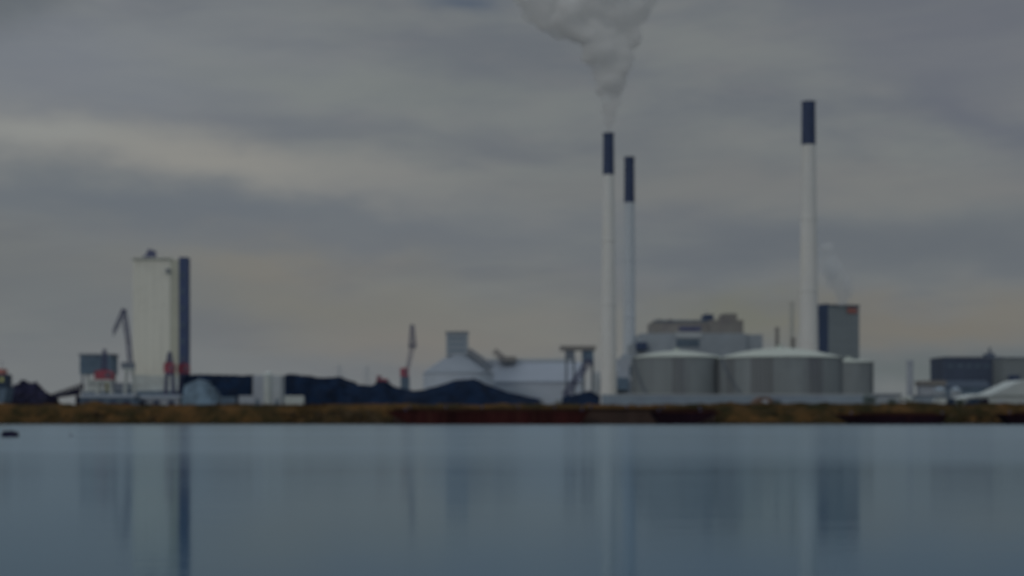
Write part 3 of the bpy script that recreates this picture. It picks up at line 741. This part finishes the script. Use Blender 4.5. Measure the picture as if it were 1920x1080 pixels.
# ------------------------------------------------------------------ right side
def right_buildings():
    D = 880
    t = thing('warehouse', (X(1825,D), D, GZ), 'dark slate warehouse with a roof mast above the blue shed', 'warehouse')
    w = block(t, 'wall', 'dkbld', 1771, 1880, 671, GZ, D, 30)
    MB().box(X(1770,D), X(1881,D), D-0.4, D+30.4, Z(671,D)+0.01, Z(668.5,D)).build('roof', 'steel_gr', t)
    MB().box(X(1855,D), X(1872,D), D+6, D+12, Z(668.4,D), Z(662,D)).build('roof_plant', 'dkbld', t)
    MB().lattice((X(1865,D), D+9, Z(662,D)), (X(1865,D), D+9, Z(650,D)), 1.6, 0.5, 4, 0.16).build('mast', 'steel_gr', t)
    for k in range(6): MB().box(X(1778+17*k,D), X(1788+17*k,D), D-0.1, D, Z(690,D), Z(683,D)).build('window', 'glass', w)
    D = 860
    t = thing('warehouse', (X(1905,D), D, GZ), 'lighter grey warehouse cut by the right photo edge', 'warehouse')
    w = block(t, 'wall', 'grbld', 1882, 1960, 672, GZ, D, 26)
    MB().box(X(1881.5,D), X(1961,D), D-0.4, D+26.4, Z(672,D)+0.01, Z(669.5,D)).build('roof', 'steel_gr', t)
    MB().box(X(1890,D), X(1906,D), D-6, D-0.2, Z(718,D), Z(704,D)).build('annex', 'navy', t)
    D = 720
    t = thing('blue_shed', (X(1812,D), D, GZ), 'blue-roofed long shed below the dark warehouse', 'shed')
    MB().box(X(1772,D), X(1856,D), D, D+14, GZ, Z(727,D)).build('wall', 'teal', t)
    MB().prism_x([(D-0.5, Z(727,D)+0.01), (D+14.5, Z(727,D)+0.01), (D+7, Z(713,D))], X(1770,D), X(1858,D)).build('roof', 'blue', t)
    D = 700
    t = thing('open_shed', (X(1748,D), D, GZ), 'flat brown-roofed shed left of the blue shed', 'shed')
    MB().box(X(1722,D), X(1770,D), D-4, D+6, Z(722,D), Z(714,D)).build('roof', 'stn_br', t)
    MB().box(X(1724,D), X(1768,D), D-3, D+5, GZ, Z(722,D)-0.01).build('wall', 'stn_pale', t)
    for a in (1727, 1740, 1753): MB().box(X(a,D), X(a+9,D), D-3.1, D-3.002, GZ, GZ+4).build('door', 'stn', t)
    for px, w_, lab in ((1762, 24, 'left one of two squat pale silos right of the slim column'), (1792, 22, 'right one of two squat pale silos under the blue shed')):
        D = 600; x = X(px, D); r = w_*D/FPX/2
        t = thing('squat_silo', (x, D, GZ), lab, 'silo', 'squat pale silos')
        MB().lathe(x, D, [(r, GZ), (r, Z(732,D))], 28).build('shell', 'stn', t, True)
        MB().lathe(x, D, [(r+0.15, Z(732,D)+0.01), (0.3, Z(725,D))], 28).build('roof', 'bund', t, True)
right_buildings()
def marquee(x0, x1, ye, yr, D, label, m='tent'):
    t = thing('tent_hall', (X((x0+x1)/2,D), D, GZ), label, 'tent hall', 'white tent halls')
    xa, xb = X(x0,D), X(x1,D); ze, zr = Z(ye,D), Z(yr,D)
    w = MB().box(xa, xb, D, D+16, GZ, ze).build('wall', m, t)
    MB().prism([(xa-0.4, ze+0.01), (xb+0.4, ze+0.01), ((xa+xb)/2+1.5, zr-0.3), ((xa+xb)/2, zr), ((xa+xb)/2-1.5, zr-0.3)], D-0.5, D+16.5).build('roof', m, t)
    n = 3
    for k in range(n):
        c = xa+(xb-xa)*(k+0.5)/n; MB().box(c-1.1, c+1.1, D-0.06, D, GZ, GZ+2.2).build('door', 'stn_pale', t)
marquee(1856, 1990, 742, 712, 500, 'white tent hall with sloping roof cut by the right photo edge')
marquee(1806, 1872, 748, 738, 540, 'lower white tent hall left of the larger one')
def low_building(x0, x1, y0, D, m, label):
    t = thing('low_building', (X((x0+x1)/2,D), D, GZ), label, 'building')
    MB().box(X(x0,D), X(x1,D), D, D+8, GZ, Z(y0,D)).build('wall', m, t)
    MB().box(X(x0,D)-0.3, X(x1,D)+0.3, D-0.3, D+8.3, Z(y0,D)+0.01, Z(y0,D)+0.5).build('roof', 'steel_gr', t)
    for k in range(3):
        c = X(x0+(x1-x0)*(k+0.5)/3, D); MB().box(c-0.9, c+0.9, D-0.06, D, GZ+0.3, GZ+1.8).build('window', 'glass', t)
low_building(1642, 1690, 741, 560, 'stn', 'low grey building between the small tank and the slim column')
low_building(1716, 1782, 744, 520, 'bund', 'low pale blue building in front of the squat silos')
def boat_on_land():
    D = 470
    t = thing('boat', (X(1700,D), D, GZ), 'white boat hull propped bow-up on the bank right of the tanks', 'boat')
    L, Rr = X(1681,D), X(1722,D)
    bm = MB(); n = 10; rows = []
    for i in range(n+1):
        u = i/n; x = L+(Rr-L)*u; w = 1.1*math.sin(math.pi*min(1, 0.08+u*0.75)); zc = Z(743+10*u, D); dep = 0.9
        rows.append([bm.bm.verts.new(p) for p in ((x, D-w, zc), (x, D-w*0.6, zc-dep*0.7), (x, D, zc-dep), (x, D+w*0.6, zc-dep*0.7), (x, D+w, zc))])
    for a, b in zip(rows[:-1], rows[1:]):
        for j in range(4): bm.bm.faces.new([a[j], b[j], b[j+1], a[j+1]])
        bm.bm.faces.new([a[0], a[4], b[4], b[0]])
    bm.bm.faces.new(rows[0]); bm.bm.faces.new(list(reversed(rows[-1])))
    bm.build('hull', 'white', t)
    MB().box(L+2.4, L+4.2, D-0.6, D+0.6, Z(748,D), Z(742,D)).build('cabin', 'white', t)
    for q in (1.2, 4.5): MB().bar((L+q, D-0.8, GZ-0.2), (L+q, D-0.3, Z(752,D)), 0.12).build('prop', 'brown', t)
boat_on_land()
def van(px, D, m, label, w=26, group=None):
    x = X(px, D); l = w*D/FPX/2
    t = thing('van', (x, D, GZ), label, 'van', group); z = GZ+0.1
    b = MB().prism([(x-l, z+0.35), (x+l, z+0.35), (x+l, z+2.15), (x+l*0.95, z+2.3), (x-l*0.45, z+2.3), (x-l*0.72, z+1.45), (x-l*0.97, z+1.25)], D-0.95, D+0.95).build('body', m, t)
    MB().prism([(x-l*0.66, z+1.45), (x-l*0.3, z+1.45), (x-l*0.3, z+2.1), (x-l*0.46, z+2.1)], D-0.98, D-0.952).build('window', 'glass', b)
    for s in (-0.62, 0.62):
        for dy in (-0.85, 0.85):
            wv = MB(); wv.bar((x+l*s, D+dy-0.12, z+0.36), (x+l*s, D+dy+0.12, z+0.36), 0.36, seg=16); wv.build('wheel', 'rubber', t)
    return t
van(1760, 455, 'white', 'white van on the bank in front of the squat silos', 26)
van(1780, 458, 'blue', 'small blue van just right of the white van', 18)
van(1822, 456, 'blue', 'blue van parked left of the big white tent hall', 24)
van(1842, 458, 'scrap', 'dark van at the corner of the big white tent hall', 20)
def bush(px, D, w, h, label, n=420, seed=1):
    rnd = random.Random(seed); x = X(px, D)
    t = thing('bush', (x, D, GZ), label, 'bush')
    mb = MB()
    for k in range(6):
        a = k*1.05; mb.bar((x, D, GZ-0.4), (x+w*0.3*math.cos(a), D+w*0.3*math.sin(a), GZ+h*0.6), 0.1, 0.03, seg=5)
    mb.build('stem', 'brown', t)
    lf = MB()
    lobes = [(rnd.uniform(-0.3,0.3)*w, rnd.uniform(-0.3,0.3)*w, rnd.uniform(0.3,0.75)*h, rnd.uniform(0.2,0.34)*w) for _ in range(9)]
    for k in range(n):
        lx, ly, lz, lr = rnd.choice(lobes); d = Vector((rnd.gauss(0,1), rnd.gauss(0,1), rnd.gauss(0,1))).normalized()*lr*rnd.uniform(0.6,1.05)
        c = Vector((x+lx, D+ly, GZ+lz))+d*1.0; s = rnd.uniform(0.12, 0.28)
        u = Vector((rnd.gauss(0,1), rnd.gauss(0,1), rnd.gauss(0,1))).normalized(); v = u.orthogonal().normalized()
        lf.bm.faces.new([lf.bm.verts.new(c+u*s), lf.bm.verts.new(c+v*s*0.6), lf.bm.verts.new(c-u*s), lf.bm.verts.new(c-v*s*0.6)])
    lf.build('foliage', 'leaf', t)
bush(1630, 452, 4.6, 3.6, 'dark bush at the right end of the concrete wall', seed=2)
bush(1672, 450, 3.4, 1.8, 'low brown-green bush left of the propped boat', seed=3)
bush(1800, 448, 2.4, 2.0, 'small bush between the blue vans', seed=4)
bush(1456, 452, 3.0, 1.6, 'small bush right of the arched hut', seed=5)

# ------------------------------------------------------------------ quay wall and barges
def quay():
    y = SH-3
    t = thing('quay_wall', (X(1040,y), y, 0), 'rusty sheet-pile quay wall below the bank behind the barges', 'quay wall')
    mb = MB(); x0, x1 = X(738,y), X(1342,y); n = 110; pts = []
    for i in range(n):
        a = x0+(x1-x0)*i/n; w = (x1-x0)/n; pts += [(a, y), (a+w*0.3, y), (a+w*0.5, y+0.35), (a+w*0.8, y+0.35)]
    zt = Z(769, y)
    f = [mb.bm.verts.new((p[0],p[1],-1)) for p in pts]; g2 = [mb.bm.verts.new((p[0],p[1],zt)) for p in pts]
    for i in range(len(pts)-1): mb.bm.faces.new([f[i], f[i+1], g2[i+1], g2[i]])
    mb.build('sheet_piles', 'pile', t)
    MB().box(x0, x1, y-0.3, y+12, zt+0.01, zt+0.5).build('cap_beam', 'deck', t)
    for k in range(9):
        xx = x0+4+k*(x1-x0-8)/8; MB().lathe(xx, y+0.8, [(0.22,zt+0.5),(0.18,zt+0.95),(0.34,zt+1.0),(0.34,zt+1.15)], 12).build('bollard', 'steel', t)
quay()
def barge(x0, x1, y_top, D, m, label, rl=4.0, rr=4.0, beam=8):
    t = thing('barge', (X((x0+x1)/2,D), D+beam/2, 0), label, 'barge', 'low rusty barges moored along the bank')
    a, b, z = X(x0,D), X(x1,D), Z(y_top,D)
    MB().prism([(a, z), (a+rl*0.35, z*0.55), (a+rl, -0.5), (b-rr, -0.5), (b-rr*0.35, z*0.55), (b, z)], D, D+beam).build('hull', m, t)
    MB().prism([(a-0.1, z-0.25), (a-0.15, z+0.02), (b+0.15, z+0.02), (b+0.1, z-0.25)], D-0.12, D-0.004).build('rubbing_strake', 'rust', t)
    MB().box(a+rl+1, b-rr-1, D+1.2, D+beam-1.2, z+0.004, z+0.55).build('hatch_coaming', 'deck', t)
    for q in (a+rl*0.7, b-rr*0.7): MB().lathe(q, D+0.7, [(0.16,z),(0.16,z+0.5),(0.28,z+0.55),(0.28,z+0.7)], 10).build('bollard', 'steel', t)
    return t
SB = SH-14
barge(722, 1105, 771, SB, 'rust', 'longest rusty maroon barge below the peaked coal heap', 7, 2.5)
barge(1222, 1352, 772, SB, 'rust_dk', 'near-black barge at the right end of the quay wall', 2.5, 7)
barge(1570, 1776, 777, SB+3, 'rust_dk', 'black barge with raked left end below the slim column', 5, 1.5, 6)
barge(1876, 2010, 776, SB+3, 'rust_dk', 'black barge cut by the right photo edge', 3.5, 3.5, 6)

# ------------------------------------------------------------------ things afloat
def raft():
    D = 164; x = X(19, D)
    t = thing('mooring_raft', (x, D, 0), 'dark floating mooring raft on the calm water at far left', 'raft')
    MB().prism([(x-0.72,-0.1),(x-0.7,0.3),(x-0.6,0.5),(x+0.55,0.5),(x+0.7,0.34),(x+0.72,-0.1)], D-0.5, D+0.5).build('float', 'scrap', t)
    MB().box(x-0.5, x+0.35, D-0.4, D+0.4, 0.501, 0.56).build('deck', 'scrap', t)
    MB().lathe(x+0.1, D, [(0.05,0.56),(0.05,0.64),(0.1,0.65),(0.1,0.68)], 10).build('bollard', 'blue', t)
raft()
def buoy():
    D = 172; x = X(133, D)
    t = thing('buoy', (x, D, 0), 'tiny dark round buoy right of the mooring raft', 'buoy')
    MB().lathe(x, D, [(0.02,-0.12),(0.13,-0.05),(0.17,0.04),(0.13,0.14),(0.04,0.18)], 16).build('float', 'steel_gr', t, True)
    MB().lathe(x, D, [(0.025,0.18),(0.025,0.3)], 8).build('ring_post', 'steel_gr', t)
buoy()

# ------------------------------------------------------------------ steam
def steam(name, label, pts, D, dens, voxel, amp, seed, col=(0.93,0.95,0.97)):
    rnd = random.Random(seed); bm = bmesh.new(); k = D/FPX
    px0, py0, _ = pts[0]; org = Vector((X(px0,D), D, Z(py0,D)))
    for (px, py, r) in pts:
        c = Vector((X(px,D), D + rnd.uniform(-0.5,0.5)*r*k, Z(py,D)))-org
        n = 1 if r < 14 else 7
        for q in range(n):
            d = Vector((rnd.gauss(0,1), rnd.gauss(0,1), rnd.gauss(0,1))).normalized()*r*k*(0 if q == 0 else rnd.uniform(0.4,0.75))
            rr = r*k*(0.85 if q == 0 else rnd.uniform(0.3,0.5))
            ret = bmesh.ops.create_icosphere(bm, subdivisions=2, radius=rr)
            for v in ret['verts']: v.co += c+d
    me = bpy.data.meshes.new(name); bm.to_mesh(me); bm.free()
    m = bpy.data.materials.new(name+'_vapour'); m.use_nodes = True; t = m.node_tree; t.nodes.clear(); n = NG(t)
    o_ = t.nodes.new('ShaderNodeOutputMaterial'); v = t.nodes.new('ShaderNodeVolumePrincipled')
    v.inputs['Color'].default_value = (*col, 1); v.inputs['Anisotropy'].default_value = 0.2
    f = n.noise(t.nodes.new('ShaderNodeTexCoord').outputs['Object'], 0.10, 7, 0.68, 0.5)
    d = n.m('MULTIPLY', n.rng(f, 0.37, 0.74), dens); t.links.new(d, v.inputs['Density']); t.links.new(v.outputs[0], o_.inputs['Volume'])
    me.materials.append(m)
    o = bpy.data.objects.new(name, me); COL.objects.link(o); o.location = org
    r = o.modifiers.new('remesh', 'REMESH'); r.mode = 'VOXEL'; r.voxel_size = voxel
    tx = bpy.data.textures.new(name+'_tex', 'CLOUDS'); tx.noise_scale = amp*3; tx.noise_depth = 3
    dm = o.modifiers.new('billow', 'DISPLACE'); dm.texture = tx; dm.strength = amp*1.6; dm.mid_level = 0.5
    return tag(o, label, 'steam', kind='stuff')
P = [(1141,249,6),(1142,238,9),(1143,226,13),(1145,210,18),(1147,192,23),(1146,170,28),(1142,150,30),(1152,132,32),(1128,120,30),
     (1160,112,34),(1122,95,34),(1150,85,38),(1182,66,30),(1108,66,32),(1080,58,30),(1050,46,34),(1020,34,30),(995,20,26),(1075,22,45),(1120,30,48),
     (1165,28,46),(1198,22,28),(1212,-4,26),(1030,0,40),(985,-12,32),(1090,-30,60),(1150,-40,60),(1030,-60,50),(1200,-60,45),(1100,-100,75)]
steam('steam_plume', 'white steam billowing up from the left chimney and spreading wide', P, 760, 0.95, 0.8, 1.7, 11, (1.0, 1.0, 1.0))
steam('steam_wisp', 'faint wisp of vapour rising beside the tallest chimney', [(1580,564,14),(1578,548,21),(1573,528,26),(1564,506,26),(1556,486,22),(1550,468,15)], 1000, 0.4, 1.2, 1.4, 12)
